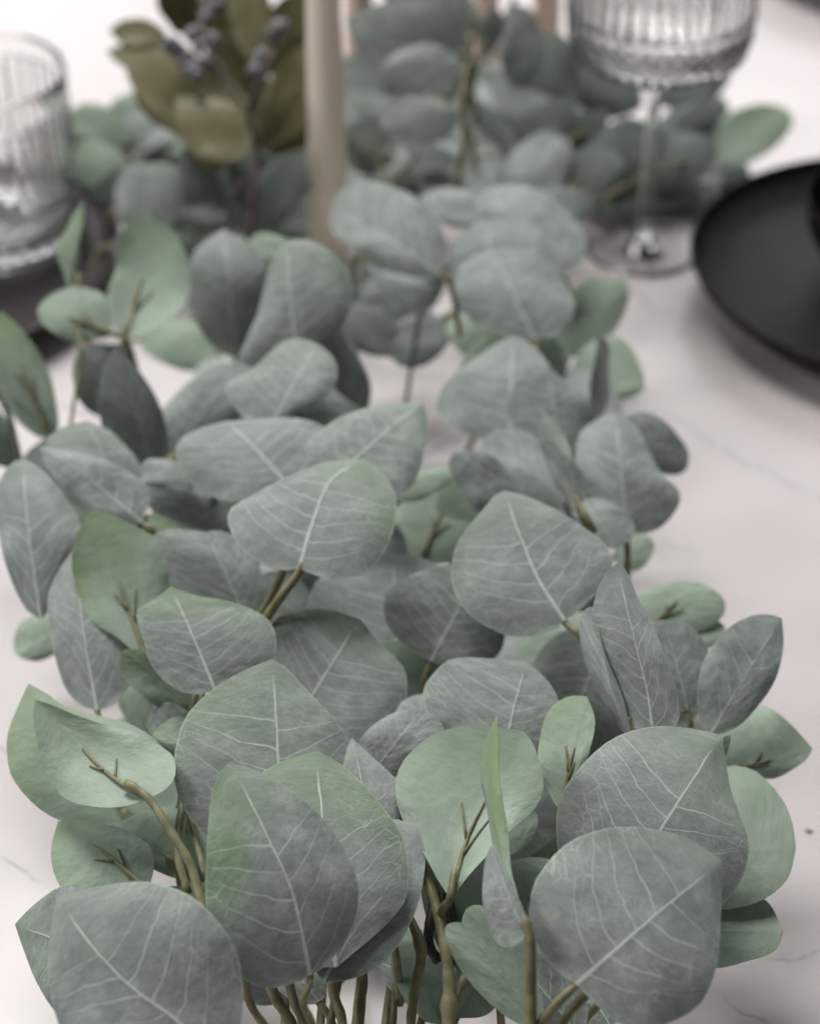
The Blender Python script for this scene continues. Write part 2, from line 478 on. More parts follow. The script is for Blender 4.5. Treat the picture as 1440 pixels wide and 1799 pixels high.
# ------------------------------------------------------------------ plates and glasses
def plate_profile(rad, h, foot):
    o = [(0, .003), (foot*.9, .003), (foot*.96, 0.0), (foot, 0.0), (foot*1.06, .004), (rad*.86, .009), (rad*.955, .016), (rad*.992, h-.002),
         (rad, h), (rad*.992, h+.0012), (rad*.978, h+.0003), (rad*.95, h-.006), (rad*.86, .0135), (rad*.72, .0105), (0, .0095)]
    P = catmull([Vector((a, b, 0)) for a, b in o], 3)
    out = [(max(p.x, 0), max(p.y, 0)) for p in P]; out[0] = (0, .003); out[-1] = (0, .0095); return out
def plate(px, py, rad, mat, label, h=0.026):
    c = at(px, py, h*100); c.z = 0.0005
    o = link('plate', lathe(plate_profile(rad, h, rad*.62), 96), [M[mat]]); o.location = c
    return tag(o, label, 'plate')
plate(1598, 456, 0.1255, 'black', 'black stoneware plate at the right edge holding a black bowl')
plate(-185, 436, 0.131, 'charcoal', 'charcoal plate at the left edge under the cut glass tumbler', 0.020)
plate(1600, -128, 0.131, 'black', 'dark plate peeking in at the top right corner')
bc = at(1598, 456, 2.6); bc.z = 0.0115
bp = [(0, .002), (.030, .002), (.032, 0), (.034, 0), (.036, .004), (.050, .016), (.060, .034), (.0635, .052), (.0625, .0535), (.061, .052), (.057, .034), (.047, .018), (.03, .010), (0, .008)]
bo = link('bowl', lathe(bp, 80), [M['black']]); bo.location = bc; tag(bo, 'small black bowl standing on the black plate at the right', 'bowl')

def cut(a, z, wgt):
    if wgt == 1:                    # long vertical flutes
        return -0.0019*abs(math.sin(a*20))**0.8 - 0.0002*math.sin(a*7)
    if wgt == 2:                    # crossed diamond band
        return -0.0022*(abs(math.sin(a*20+z*480))*abs(math.sin(a*20-z*480)))**0.7
    return 0
def tumbler(px, py, z0):
    r0, r1, h = 0.0550, 0.0540, 0.105
    rr = lambda z: r0 + (r1-r0)*z/h
    prof = [(0, .0015), (r0*.70, .0015), (r0*.80, 0.0), (r0*.90, .0010), (r0*.97, .0045), (rr(.009), .009)]
    for i in range(1, 13): z = .009+.021*i/12; prof.append((rr(z), z, 2))
    prof += [(rr(.031), .031), (rr(.0325), .0325)]
    for i in range(0, 14): z = .034+.056*i/13; prof.append((rr(z), z, 1))
    prof += [(rr(.092), .092), (rr(.1), .100), (rr(h)-.0005, h), (rr(h)-.0016, h+.0003), (rr(h)-.0024, h-.001)]
    for i in range(8): z = .098-.076*i/7; prof.append((rr(z)-.0030, z))
    prof += [(r0*.84, .0165), (r0*.70, .0145), (0, .0140)]
    o = link('tumbler', lathe(prof, 288, cut), [M['glass']]); c = at(px, py, z0); o.location = c; etch(o, 0.001, 0.031)
    return tag(o, 'cut crystal tumbler with vertical flutes at the left edge', 'glass')
tumbler(-12, 410, 1.15)

def wine(px, py):
    c = at(px, py, 0); t = thing('wine_glass', 'cut crystal wine glass with slim stem behind the black plate', 'wine glass', c)
    def add(name, prof, mod=None, seg=96):
        o = link(name, lathe(prof, seg, mod), [M['glass']], t); o.location = c; o.matrix_parent_inverse = Matrix.Translation(-c); return o
    add('foot', [(0, .0003), (.031, .0003), (.0325, .0003), (.0340, .0007), (.0345, .0012), (.0340, .0018), (.0325, .0022), (.030, .0026), (.024, .0033), (.018, .0042), (.009, .0068), (.0068, .0090), (.0062, .0095), (0, .0096)])
    add('stem', [(0, .0098), (.0064, .0098), (.0056, .014), (.0042, .022), (.0037, .045), (.0037, .093), (.0043, .106), (.0062, .1125), (0, .1126)], None, 48)
    b = .1128
    prof = [(0, b), (.0065, b), (.020, b+.0035), (.038, b+.0095), (.0475, b+.0165)]
    for i in range(12): z = b+.018+.020*i/11; prof.append((.0500+.0028*min(1, (z-b-.018)/.012), z, 2))
    prof += [(.0530, b+.040), (.0531, b+.0415)]
    for i in range(12): z = b+.043+.045*i/11; prof.append((.0532, z, 1))
    prof += [(.0528, b+.092), (.0525, b+.103), (.0516, b+.1035), (.0508, b+.102)]
    for i in range(8): z = b+.098-.06*i/7; prof.append((.0502, z))
    prof += [(.0475, b+.029), (.041, b+.0205), (.028, b+.0135), (0, b+.0115)]
    etch(add('bowl', prof, cut, 288), b+.006, b+.039)
wine(1128, 438)

# ------------------------------------------------------------------ candles
def candle(px, py, r0, r1, h, mat, label, lean=(0, 0)):
    c = at(px, py, 0); n = 24
    prof = [(0, 0)] + [(r0 + (r1-r0)*i/n + 0.00012*math.sin(i*2.1), h*i/n) for i in range(n+1)] + [(r1*.7, h+.004), (r1*.25, h+.007), (0, h+.0072)]
    t = thing('taper_candle', label, 'candle', c, 'taper candles')
    o = link('wax_body', lathe(prof, 48), [M[mat]], t); o.location = c
    o.matrix_parent_inverse = Matrix.Translation(-c)
    wk = link('wick', tube_mesh([([c+Vector((0, 0, h+.005)), c+Vector((0, 0, h+.012)), c+Vector((.001, 0, h+.018))], [.0008]*3)], 6), [M['stemdark']], t)
    for q in (o, wk): pass
    t.rotation_euler = (lean[0], lean[1], 0)
candle(580, 452, 0.0126, 0.0078, 0.26, 'wax', 'tall cream taper candle rising between the leaves left of centre')
candle(632, 158, 0.0105, 0.0080, 0.24, 'blush', 'blush candle half hidden right behind the tall cream taper')
candle(848, 92, 0.0115, 0.0090, 0.22, 'blush', 'blush candle at the top edge behind the olive stemmed sprig')
candle(958, 78, 0.0105, 0.0080, 0.22, 'blush', 'blush candle at the top edge just left of the wine glass')

# ------------------------------------------------------------------ the eucalyptus garland in front
G = thing('eucalyptus_garland', 'front eucalyptus garland of round silvery grey and mint leaves in sharp focus', 'garland', at(650, 1300, 0))
def lf(*a, **k): return leaf(G, *a, **k)

# nearest rows
lf((545,1714),(400,1342),[(500,1734),(450,1733),(410,1704),(375,1654),(361,1589),(362,1499),(370,1409),(382,1364)],
   [(575,1694),(610,1649),(628,1589),(620,1524),(590,1469),(540,1414),(480,1369),(435,1349)], 12.5, 6, 4, m=[(512,1575),(465,1469),(428,1390)], blush=1.15, bside=-1, bend=.09, stalk=None, key='F1')
lf((590,1700),(557,1320),[(500,1690),(440,1600),(425,1480),(440,1390),(457,1361),(505,1334)],
   [(650,1650),(690,1612),(715,1575),(718,1519),(705,1465),(675,1425),(645,1387),(600,1344)], 10.4, 17, -3, blush=1.1, stalk=None, key='F2')
lf((568,1726),(735,1455),[(520,1650),(530,1550),(600,1470),(690,1440)],[(620,1719),(675,1689),(715,1639),(740,1569),(747,1500)], 9.0, 26, -6, blush=.2, stalk=None, key='F3')
lf((690,1650),(618,1297),[(640,1600),(600,1500),(590,1420),(600,1340)],[(702,1600),(710,1540),(713,1464),(710,1414),(692,1369),(652,1329)], 8.6, 12, 0, blush=.2)
lf((375,1865),(104,1574),[(330,1900),(220,1910),(130,1850),(100,1789),(88,1725),(87,1660),(94,1605)],
   [(410,1850),(425,1790),(426,1729),(415,1669),(385,1624),(345,1584),(300,1561),(250,1551),(200,1555),(150,1564)], 11.3, 8, -6, m=[(310,1794),(240,1744),(175,1679),(125,1614)], blush=.25, bend=.09)
lf((215,1700),(26,1624),[(180,1790),(140,1800),(95,1774),(65,1729),(45,1679)],[(200,1600),(150,1556),(100,1562),(55,1594)], 7.0, 20, 0, blush=.5, cup=.05)
lf((262,1568),(102,1443),[(230,1590),(170,1592),(120,1575),(95,1535),(90,1490)],[(270,1500),(230,1462),(180,1450),(135,1442)], 7.9, 30, -6, 'm', blush=.6, stalk=None, key='F6')
lf((243,1462),(50,1200),[(220,1464),(190,1452),(150,1449),(100,1438),(55,1409),(22,1369),(13,1329),(14,1289),(30,1244)],
   [(300,1432),(312,1385),(290,1320),(220,1270),(125,1246),(85,1220)], 8.6, 22, -6, 'm', blush=.6, cup=.10, stalk=None, key='F7')
lf((258,1404),(61,1228),[(220,1417),(180,1418),(135,1404),(100,1379),(75,1344),(65,1304),(58,1259)],
   [(290,1388),(307,1364),(306,1329),(295,1311),(265,1291),(220,1271),(165,1261),(125,1251),(90,1237)], 10.8, 30, -8, 'm', m=[(192,1355),(118,1278)], blush=.2, bend=-.05, cup=.10, stalk=None, key='F8')
lf((375,1540),(190,1465),[(350,1552),(315,1545),(280,1535),(240,1515),(205,1485)],[(340,1440),(280,1420),(220,1440)], 7.0, 14, 0, 'm', blush=0, rib=False)
lf((500,1500),(478,1158),[(420,1490),(365,1470),(325,1425),(308,1380),(306,1340),(312,1300),(330,1255),(370,1215),(425,1180)],
   [(580,1490),(625,1450),(641,1395),(637,1350),(620,1310),(590,1270),(545,1220),(505,1175)], 10.2, 14, 0, blush=.7, stalk=None)
lf((378,1213),(300,1031),[(345,1220),(310,1210),(280,1185),(260,1155),(250,1110),(240,1075),(270,1055)],
   [(405,1202),(445,1182),(480,1158),(485,1125),(475,1092),(445,1070),(395,1055),(345,1047)], 10.7, 22, -4, blush=1.0, bend=.05)
lf((512,1280),(634,1089),[(490,1230),(478,1170),(472,1120),(480,1090),(510,1075),(555,1070),(600,1077)],
   [(570,1310),(640,1309),(680,1288),(712,1240),(715,1204),(709,1176),(690,1153),(665,1130),(650,1110)], 8.8, 20, 0, blush=.6, bend=.05)
lf((525,998),(640,806),[(490,1002),(450,985),(420,960),(402,925),(400,900),(415,880),(465,855),(530,830),(575,812)],
   [(560,1012),(600,1014),(645,1000),(680,960),(695,915),(696,880),(685,850),(662,820)], 13.0, 32, -6, m=[(548,930),(582,850)], blush=.75, bend=.06, stalk=None, key='F13')
lf((992,1090),(886,862),[(980,1102),(940,1117),(895,1116),(855,1100),(820,1075),(798,1040),(792,1000),(805,950),(845,900),(870,868)],
   [(1010,1078),(1040,1050),(1068,1018),(1077,990),(1068,962),(1040,935),(980,900),(925,872)], 11.5, 24, -2, m=[(945,1020),(908,930)], blush=.35, bend=.05, stalk=None, key='F14')
lf((756,1162),(840,1008),[(733,1150),(704,1129),(683,1103),(673,1075),(676,1049),(690,1030),(721,1011),(756,998),(795,994)],[(800,1175),(850,1170),(885,1130),(880,1060)], 8.6, 14, 0, blush=.1, stalk=None, key='F15')
lf((700,1182),(688,973),[(650,1180),(590,1150),(545,1090),(542,1050),(570,1010),(620,985),(660,972)],[(750,1180),(800,1120),(800,1040),(760,990),(720,975)], 6.8, 18, 0, blush=.1)
lf((880,1345),(922,1162),[(820,1340),(780,1305),(750,1250),(742,1215),(755,1190),(785,1162),(820,1156),(875,1158)],[(930,1340),(975,1300),(985,1250),(972,1212),(948,1182)], 9.2, 16, 0, blush=.15)
lf((791,1578),(905,1280),[(768,1545),(748,1506),(722,1465),(700,1420),(690,1375),(698,1335),(722,1304),(762,1281),(820,1271),(868,1275)],
   [(812,1552),(848,1506),(897,1447),(942,1398),(953,1364),(942,1319),(925,1288)], 10.5, 26, -6, 'm', m=[(812,1470),(846,1394)], blush=.2, cup=.10, fold=.12, bend=-.03, stalk=None, key='F18')
lf((922,1620),(871,1259),[(905,1579),(880,1529),(865,1479),(852,1419),(845,1369),(847,1329),(857,1289)],
   [(910,1579),(895,1524),(886,1459),(883,1399),(878,1349),(876,1299)], 13.5, 10, -62, 'm', m=[(900,1555),(876,1479),(864,1380)], blush=2.2, bside=1, ruf=.01, bend=.02, stalk=None, rib=False)
lf((923,1640),(862,1486),[(915,1655),(890,1665),(870,1655),(860,1630),(852,1590),(849,1540),(854,1505)],[(926,1625),(912,1585),(890,1540),(874,1505)], 12.9, 4, -30, 'g', blush=0, cup=.08, stalk=None, key='F19')
lf((985,1430),(1030,1223),[(965,1395),(950,1355),(945,1320),(952,1275),(972,1240),(1000,1223)],[(1010,1380),(1030,1340),(1042,1300),(1044,1260)], 10.0, 18, -20, 'm', blush=.9, cup=.15)
lf((1095,1570),(1268,1292),[(1040,1570),(1000,1540),(980,1495),(976,1459),(980,1414),(1000,1374),(1040,1329),(1080,1299),(1130,1281),(1170,1277),(1220,1281)],
   [(1160,1620),(1230,1615),(1275,1583),(1300,1550),(1314,1510),(1313,1472),(1300,1435),(1285,1395),(1276,1345)], 9.4, 12, 0, blush=.45, bend=.09)
lf((1262,1334),(1284,1290),[(1262,1315),(1268,1296)],[(1272,1330),(1280,1310)], 10.6, 0, 50, 'm', blush=.6, rib=False, stalk=None)
lf((1012,1730),(1267,1512),[(980,1709),(945,1664),(930,1624),(932,1574),(945,1539),(975,1499),(1010,1474),(1060,1459),(1110,1455),(1150,1459),(1195,1469),(1235,1489)],
   [(1040,1759),(1075,1789),(1120,1812),(1170,1800),(1220,1774),(1245,1739),(1260,1689),(1265,1624),(1267,1564)], 12.3, 6, 0, blush=.3, bend=.09, stalk=None, key='F22')
lf((1180,1520),(1398,1490),[(1200,1400),(1260,1350),(1320,1352),(1368,1397),(1390,1440)],[(1210,1590),(1270,1596),(1315,1590),(1355,1573),(1385,1542)], 6.5, 30, 0, 'm', blush=.15, rib=False)
lf((1170,1650),(1376,1638),[(1200,1590),(1260,1575),(1320,1575),(1352,1590)],[(1210,1695),(1270,1698),(1325,1690),(1362,1670)], 5.2, 36, 0, 'm', blush=.1, rib=False)
lf((1277,1355),(1427,1316),[(1262,1310),(1280,1265),(1310,1240),(1340,1233),(1370,1254),(1402,1286)],[(1300,1360),(1345,1361),(1385,1353),(1415,1335)], 6.5, 24, 0, 'm', blush=.2, bend=-.04)
lf((1248,1290),(1373,1086),[(1232,1275),(1225,1240),(1227,1200),(1235,1165),(1255,1130),(1285,1100),(1320,1082),(1350,1079)],
   [(1270,1290),(1305,1270),(1340,1230),(1366,1185),(1376,1135)], 9.4, 4, -8, blush=.1, fold=.10)
lf((1145,1283),(1083,989),[(1115,1280),(1090,1262),(1072,1230),(1058,1195),(1046,1140),(1042,1090),(1047,1045),(1062,1010)],
   [(1170,1283),(1190,1270),(1190,1230),(1182,1190),(1165,1140),(1145,1095),(1120,1050),(1100,1005)], 12.6, 0, -30, m=[(1137,1200),(1108,1080)], blush=.05, bend=.05, fold=.10)
lf((1104,1290),(1044,1068),(1034,1160),(1086,1200), 11.6, -4, -45, shape='n', blush=.1)
lf((1208,1248),(1165,1090),(1130,1165),(1250,1160), 8.2, 8, 12, shape='n', blush=.1)
lf((1142,1105),(1225,1022),(1108,1055),(1262,1090), 6.0, 20, 0, 'm', shape='n', blush=.2)
lf((1180,1130),(1272,1100),(1210,1092),(1240,1140), 5.2, 30, 0, 'm', blush=.1, rib=False)
lf((1010,1075),(955,1196),(912,1110),(1048,1140), 5.5, 30, 0, 'm', blush=0, rib=False)
lf((740,985),(805,835),(688,900),(856,930), 5.4, 22, 0, 'm', blush=0)
lf((700,880),(782,818),(700,850),(775,860), 8.0, 25, 0, 'm', blush=0, rib=False)
lf((940,885),(795,795),[(890,900),(835,897),(805,855),(787,820)],[(920,850),(865,802),(825,790)], 8.6, 6, 6, blush=.1)
lf((1008,890),(850,772),(905,880),(965,785), 7.6, 20, 0, shape='n', blush=.1)
lf((1012,895),(947,715),[(1002,897),(980,850),(955,800),(947,750)],[(1020,885),(1030,860),(1020,820),(1000,780),(970,740)], 10.6, -4, -38, blush=.3, fold=.15)
lf((1100,940),(1080,726),[(1060,910),(1030,860),(1012,815),(1018,765),(1048,738)],[(1150,932),(1185,900),(1194,868),(1160,830),(1138,790),(1116,748)], 8.4, 22, 0, blush=.1, fold=-.12, bend=.06)

lf((1020,880),(1085,962),(1020,935),(1104,905), 7.4, 20, 0, shape='n', blush=.1)
lf((1090,780),(1208,790),(1130,722),(1180,835), 6.4, 6, 12, shape='p', blush=.2)
lf((1080,975),(1150,960),(1110,938),(1112,1003), 3.0, 30, 0, 'm', blush=.2, rib=False)
lf((895,785),(903,590),[(850,773),(795,750),(768,725),(765,705),(778,678),(830,635),(872,602)],[(950,770),(985,720),(975,665),(940,610)], 8.8, 26, -8, blush=.1)
lf((985,790),(958,640),[(940,785),(905,755),(890,715),(905,675),(932,645)],[(1020,785),(1042,740),(1030,700),(995,672)], 9.4, 18, 8, blush=.1)
lf((1000,625),(1062,488),(970,560),(1092,560), 4.4, 20, 0, 'm', shape='r', blush=.2, rib=False)
lf((1005,690),(1132,672),(1058,590),(1080,705), 3.6, 26, 0, 'm', blush=.2)
lf((1046,735),(1052,592),(1038,665),(1070,668), 7.6, 0, 66, shape='r', blush=0)
# middle
lf((938,596),(862,436),[(880,590),(830,562),(803,525),(800,495),(815,460)],[(975,588),(1003,560),(1008,525),(988,488),(950,455),(900,437)], 10.0, 24, 0, blush=.05)
lf((860,560),(858,384),[(810,550),(788,510),(790,460),(805,420),(828,395)],[(940,540),(985,490),(975,440),(940,400),(895,386)], 8.8, 26, 0, blush=.1)
lf((985,482),(850,334),[(930,450),(880,400),(835,370)],[(1020,465),(1030,425),(1000,372),(950,338),(900,324)], 8.2, 28, 0, blush=.05)
lf((850,395),(735,346),[(800,400),(760,385)],[(850,355),(810,332),(765,332)], 7.6, 28, 0, blush=.1)
lf((772,481),(581,368),[(740,493),(700,484),(650,460),(605,430),(580,400)],[(788,445),(770,392),(725,347),(670,324),(622,321),(592,342)], 11.0, 26, 0, blush=.1, bend=.07)
lf((638,463),(744,562),[(665,495),(700,532)],[(690,478),(755,500),(756,535)], 9.4, 10, -10, blush=.1)
lf((520,640),(508,422),[(470,648),(420,635),(432,600),(452,550),(466,500),(482,450)],[(570,604),(600,575),(616,540),(620,500),(605,465),(570,436),(538,421)], 12.0, 16, -12, m=[(520,585),(510,490)], blush=.35, bend=.06, fold=-.10)
lf((480,742),(560,605),[(435,738),(405,705),(397,675),(450,640),(500,600),(530,595)],[(520,722),(560,710),(587,678),(592,645),(578,620)], 12.2, 32, -8, blush=.35, ruf=.03, bend=.06)
lf((572,560),(645,722),(560,650),(632,628), 9.0, 0, 35, shape='p', blush=.1)
lf((505,850),(395,740),[(450,872),(405,878),(350,855),(320,825),(309,790),(330,763),(360,750)],[(560,850),(600,810),(600,765),(560,742),(500,735),(440,737)], 11.0, 34, -6, blush=.1, ruf=.025, bend=.06)
lf((595,835),(744,708),[(550,805),(535,780),(570,748),(620,726),(680,710)],[(650,865),(695,872),(728,845),(746,795),(751,745)], 12.2, 30, -6, blush=.55, ruf=.02, bend=.06)
lf((545,790),(535,704),(460,745),(620,742), 10.2, 22, 0, shape='r', blush=1.0)
lf((410,905),(258,862),(330,925),(335,842), 8.2, 18, 0, shape='r', blush=.1)
lf((345,850),(250,832),(292,862),(296,808), 9.4, 22, 0, shape='r', blush=.2)
lf((300,805),(420,638),(272,735),(440,720), 7.2, 14, 0, shape='r', blush=.05)
lf((195,730),(192,606),(128,665),(240,665), 8.0, 6, 25, shape='r', blush=0)
lf((268,828),(203,608),(176,745),(290,740), 8.4, 0, 12, shape='p', blush=0)
lf((250,918),(70,785),[(200,935),(150,905),(115,865),(82,822)],[(262,880),(250,845),(200,820),(130,795)], 10.4, 26, -8, blush=.1, ruf=.035, fold=-.1, bend=.07)
lf((215,880),(152,739),[(150,860),(90,810),(82,775),(112,750)],[(258,850),(245,815),(222,785),(190,755)], 9.4, 24, -4, blush=.4)
lf((72,1088),(42,807),[(45,1070),(20,1020),(5,960),(-8,900),(0,850),(20,815)],[(100,1060),(125,1010),(142,955),(140,915),(105,862),(70,822)], 10.2, 24, -14, blush=.15, ruf=.035, fold=-.12, bend=.07, stalk=None)
lf((170,1248),(130,963),[(140,1238),(112,1205),(95,1140),(85,1075),(88,1040),(105,1000)],[(200,1238),(230,1200),(240,1150),(230,1080),(190,1010),(155,972)], 9.0, 20, -14, blush=.2, ruf=.03, bend=.06)
lf((262,1168),(160,897),[(240,1150),(200,1115),(160,1090),(135,1050),(125,1000),(127,965),(140,925)],[(275,1110),(290,1050),(295,1000),(280,950),(230,920),(190,903)], 10.5, 16, -8, 'm', blush=1.1, bend=-.03, stalk=None)
lf((435,1095),(362,936),(268,1005),(462,1010), 9.2, 14, 0, shape='r', blush=.1)
lf((320,975),(245,904),(225,938),(325,935), 9.0, 10, 0, 'm', blush=1.2, rib=False)
lf((338,1245),(216,1142),(248,1225),(330,1180), 8.6, 10, 20, 'm', blush=.9, rib=False, cup=.2)
lf((115,1120),(24,1135),(65,1080),(68,1160), 3.2, 24, 0, 'm', blush=.2, rib=False)
lf((340,1300),(260,1262),(292,1318),(315,1240), 7.4, 16, 0, blush=.2)
lf((350,1330),(275,1282),(290,1320),(340,1268), 8.2, 16, 0, 'm', blush=.6, rib=False)
lf((262,1290),(215,1200),(215,1255),(268,1230), 4.6, 16, 0, 'm', blush=.1, rib=False)
lf((652,1360),(742,1250),(640,1290),(765,1322), 8.8, 14, 0, blush=.2)
lf((742,1340),(740,1220),(690,1280),(800,1275), 7.6, 16, 0, blush=0)
# lower right and below the stems
lf((945,1800),(812,1622),(822,1720),(905,1650), 8.6, 10, 20, 'm', shape='r', blush=.1, cup=.15, rib=False)
lf((1010,1812),(858,1625),(865,1735),(985,1680), 7.4, 10, 0, shape='r', blush=0)
lf((930,1640),(955,1508),(860,1560),(990,1580), 7.0, 14, 0, 'm', blush=.1)
lf((880,1500),(930,1420),(870,1450),(935,1470), 6.0, 20, 0, 'm', blush=.1, rib=False)
lf((870,1720),(820,1480),(745,1600),(900,1600), 6.6, 14, 0, 'm', shape='r', blush=0, rib=False)
lf((650,1688),(850,1774),[(690,1745),(740,1776),(800,1788)],[(720,1680),(790,1696),(838,1738)], 3.4, 34, 0, blush=0)
lf((775,1800),(690,1655),[(740,1790),(690,1720)],[(790,1740),(740,1660)], 4.8, 22, 0, 'm', blush=.1, rib=False)
lf((800,1790),(880,1660),[(790,1730),(830,1665)],[(860,1780),(900,1710)], 5.0, 22, 0, 'm', blush=.1, rib=False)
lf((770,1730),(700,1640),(690,1700),(770,1660), 4.4, 30, 0, 'm', blush=0, rib=False)
lf((800,1700),(860,1745),(810,1745),(850,1700), 3.8, 30, 0, 'm', blush=0, rib=False)
lf((560,1760),(500,1690),(490,1740),(560,1700), 5.5, 20, 0, blush=0)
lf((1070,1800),(1000,1700),(1000,1780),(1100,1730), 6.0, 20, 0, blush=0)
# left, further back
lf((88,765),(2,548),(-15,670),(84,650), 9.0, 2, -20, 'm', shape='p', blush=1.2, cup=.1)
lf((18,818),(-25,700),(-40,770),(24,765), 7.6, 4, 20, 'm', shape='p', blush=.5, rib=False)
lf((200,588),(65,546),[(160,597),(128,599),(95,586),(74,568)],[(185,520),(140,504),(98,514),(74,530)], 10.2, 30, 0, 'm', blush=.1)
lf((218,593),(262,381),[(192,560),(185,520),(196,470),(206,420),(224,390)],[(258,584),(290,563),(315,535),(329,495),(329,460),(318,428),(298,398)], 11.0, 26, -14, 'm', blush=.5, cup=.25, bend=-.05)
lf((128,535),(147,350),[(112,485),(106,445),(122,395)],[(133,500),(142,450),(149,400)], 11.6, 0, -50, 'm', blush=1.0, rib=False)
lf((415,632),(393,404),[(370,605),(335,550),(325,500),(342,445),(368,418)],[(445,600),(470,530),(477,478),(440,430)], 8.4, 14, 0, blush=.1, fold=-.35)
lf((530,455),(438,424),(470,458),(490,415), 9.4, 24, 0, 'm', blush=.2, rib=False)
lf((250,595),(405,610),(310,560),(330,650), 4.0, 30, 0, 'm', blush=.5, rib=False)
lf((600,560),(690,600),(640,620),(660,540), 5.0, 20, 0, shape='r', blush=0, mats=('deep','mint'))  # deep leaves here carry the shade of the gap in their colour
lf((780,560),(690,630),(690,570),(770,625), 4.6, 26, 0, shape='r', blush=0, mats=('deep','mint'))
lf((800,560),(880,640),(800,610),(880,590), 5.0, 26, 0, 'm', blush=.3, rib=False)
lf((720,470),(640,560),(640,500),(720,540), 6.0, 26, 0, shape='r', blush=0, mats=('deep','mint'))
# filler leaves inside the heap; standing ones added to block back light
rr = random.Random(5)
for (x, y, s) in ((420,1480,1),(560,1560,1),(640,1440,1),(760,1420,1),(880,1400,1),(1000,1460,1),(1120,1440,1),(1100,1620,1),(460,1640,1),(300,1660,1),
                  (240,1340,1),(420,1330,1),(560,1260,1),(700,1240,1),(840,1290,1),(1020,1230,1),(1130,1210,1),(460,1120,.95),(600,1120,.95),(860,1120,.95),
                  (960,1030,.95),(520,990,.95),(380,900,.9),(620,920,.9),(860,900,.9),(1020,850,.9),(300,990,.9),(170,980,.9),(480,800,.9),(1000,720,.85),(900,660,.85),
                  (440,690,.85),(560,740,.85),(130,860,.9),(420,560,.8),(560,560,.8),(900,470,.8),(700,480,.8),(600,1000,.95),(740,1080,.95)):
    stand = rr.random() < .68; a = rr.random()*6.28; q = 118*s; f = .95 if stand else .72
    bx, by = x-math.cos(a)*q, y-math.sin(a)*q*f; tx, ty = x+math.cos(a)*q, y+math.sin(a)*q*f
    mx, my = x-math.cos(a)*q*.2, y-math.sin(a)*q*f*.2
    lf((bx,by),(tx,ty),(mx-math.sin(a)*q*.9,my+math.cos(a)*q*f*.9),(mx+math.sin(a)*q*.9,my-math.cos(a)*q*f*.9), (4.2 if stand else 1.8)+rr.random()*1.8, (-8+rr.random()*14) if stand else 34+rr.random()*12, (rr.random()-.5)*24,
       'g' if rr.random() < .6 else 'm', blush=.1, rib=False, shape='r')

# stems of the garland
def st(*a, **k): return stem(G, *a, **k)
st([(425,1700,7.0),(440,1765,5.0),(470,1810,4.0),(500,1860,3.2)], 2.2)
st([(466,1690,8.5),(480,1745,7.0),(512,1800,6.2),(530,1860,5.5)], 2.9)
st([(500,1690,8.0),(518,1765,6.8),(545,1815,6.0),(560,1870,5.5)], 2.3)
st(['F1',(532,1760,-.6),(548,1800,-1.2),(565,1870,-2.2)], (1.6, 2.2))
st([(610,1620,6.8),(584,1780,6.6),(566,1870,6.2)], 2.2)
st([(580,1620,7.0),(584,1735,7.2),(600,1790,7.0),(606,1870,6.8)], 2.5)
st([(622,1640,7.8),(638,1710,6.8),(634,1770,6.0),(628,1870,5.2)], 2.3)
st([(715,1420,9.0),(745,1530,9.0),(768,1600,8.6),(785,1690,8.0),(788,1770,7.2),(784,1880,6.4)], (2.5, 3.3), nodes=(.8,))
st(['F18',(776,1600,-.6),(772,1640,-1.2)], (2.0, 2.4))
st([(690,1560,7.2),(738,1660,7.2),(728,1740,6.4),(722,1800,5.6),(728,1880,5.0)], 2.5, nodes=(.26,))
st([(768,1560,7.0),(752,1650,6.6),(770,1690,6.0)], 2.8, 'stemdark')
st([(785,1570,7.0),(800,1660,6.4),(786,1700,5.6)], 2.6, 'stemdark')
st(['F19',(932,1690,-.8),(932,1760,-2.0),(930,1880,-3.4)], (2.2, 3.0), nodes=(.16,))
st(['F22',(980,1762,-.5),(945,1805,-1.4),(920,1860,-2.4)], (2.0, 2.8))
st([(1050,1730,10.4),(1000,1780,9.8),(960,1850,8.8)], 2.4)
st([(850,1660,7.6),(818,1715,7.4),(796,1760,7.0)], 2.4)
st([(696,1720,4.2),(690,1800,3.2),(686,1870,2.6)], 2.0)
st([(1070,1745,7.0),(1025,1795,6.0),(990,1860,5.0)], 2.2)
st(['F8',(296,1456,-.3),(332,1515,-.9),(352,1580,-1.5),(372,1660,-2.3)], (2.0, 2.7), nodes=(.05,))
st(['F7',(285,1500,-.3),(312,1530,-.5),(325,1565,-.9),(380,1620,-1.5)], (2.0, 2.7), nodes=(.08, .5))
st([(330,1370,8.6),(316,1440,8.4),(312,1500,8.2),(330,1570,7.6)], 2.2)
st([(318,1380,8.2),(345,1480,8.2),(362,1540,7.8)], 1.8)
st(['F6',(285,1600,-.6),(330,1650,-1.2)], (1.6, 2.0))
st(['F13',(492,1050,-1.0),(464,1092,-2.2),(440,1140,-3.6)], (2.4, 3.2))
st([(505,985,11.0),(478,1045,10.6),(452,1090,9.6)], 2.6)
st(['F14',(1018,1115,-.3),(1044,1150,-.9),(1060,1190,-1.6)], (1.9, 2.6))
st(['F15',(744,1200,-.6),(738,1240,-1.2),(730,1290,-1.8)], (1.7, 2.1))
st([(1010,870,9.6),(1028,905,9.4),(1046,935,8.8)], 2.0)
st([(738,540,8.0),(728,610,5.0),(714,700,2.0),(708,760,1.0)], 1.7, 'stemdark')
st([(136,480,11.4),(142,560,10.4),(138,650,9.0),(122,760,7.4)], 1.4)
st([(238,520,11.2),(228,570,10.6),(214,605,10.0),(205,650,9.0)], 1.5)
st([(-5,690,8.5),(15,730,8.0),(32,800,7.0),(40,860,6.0)], 2.2, 'stemdark')
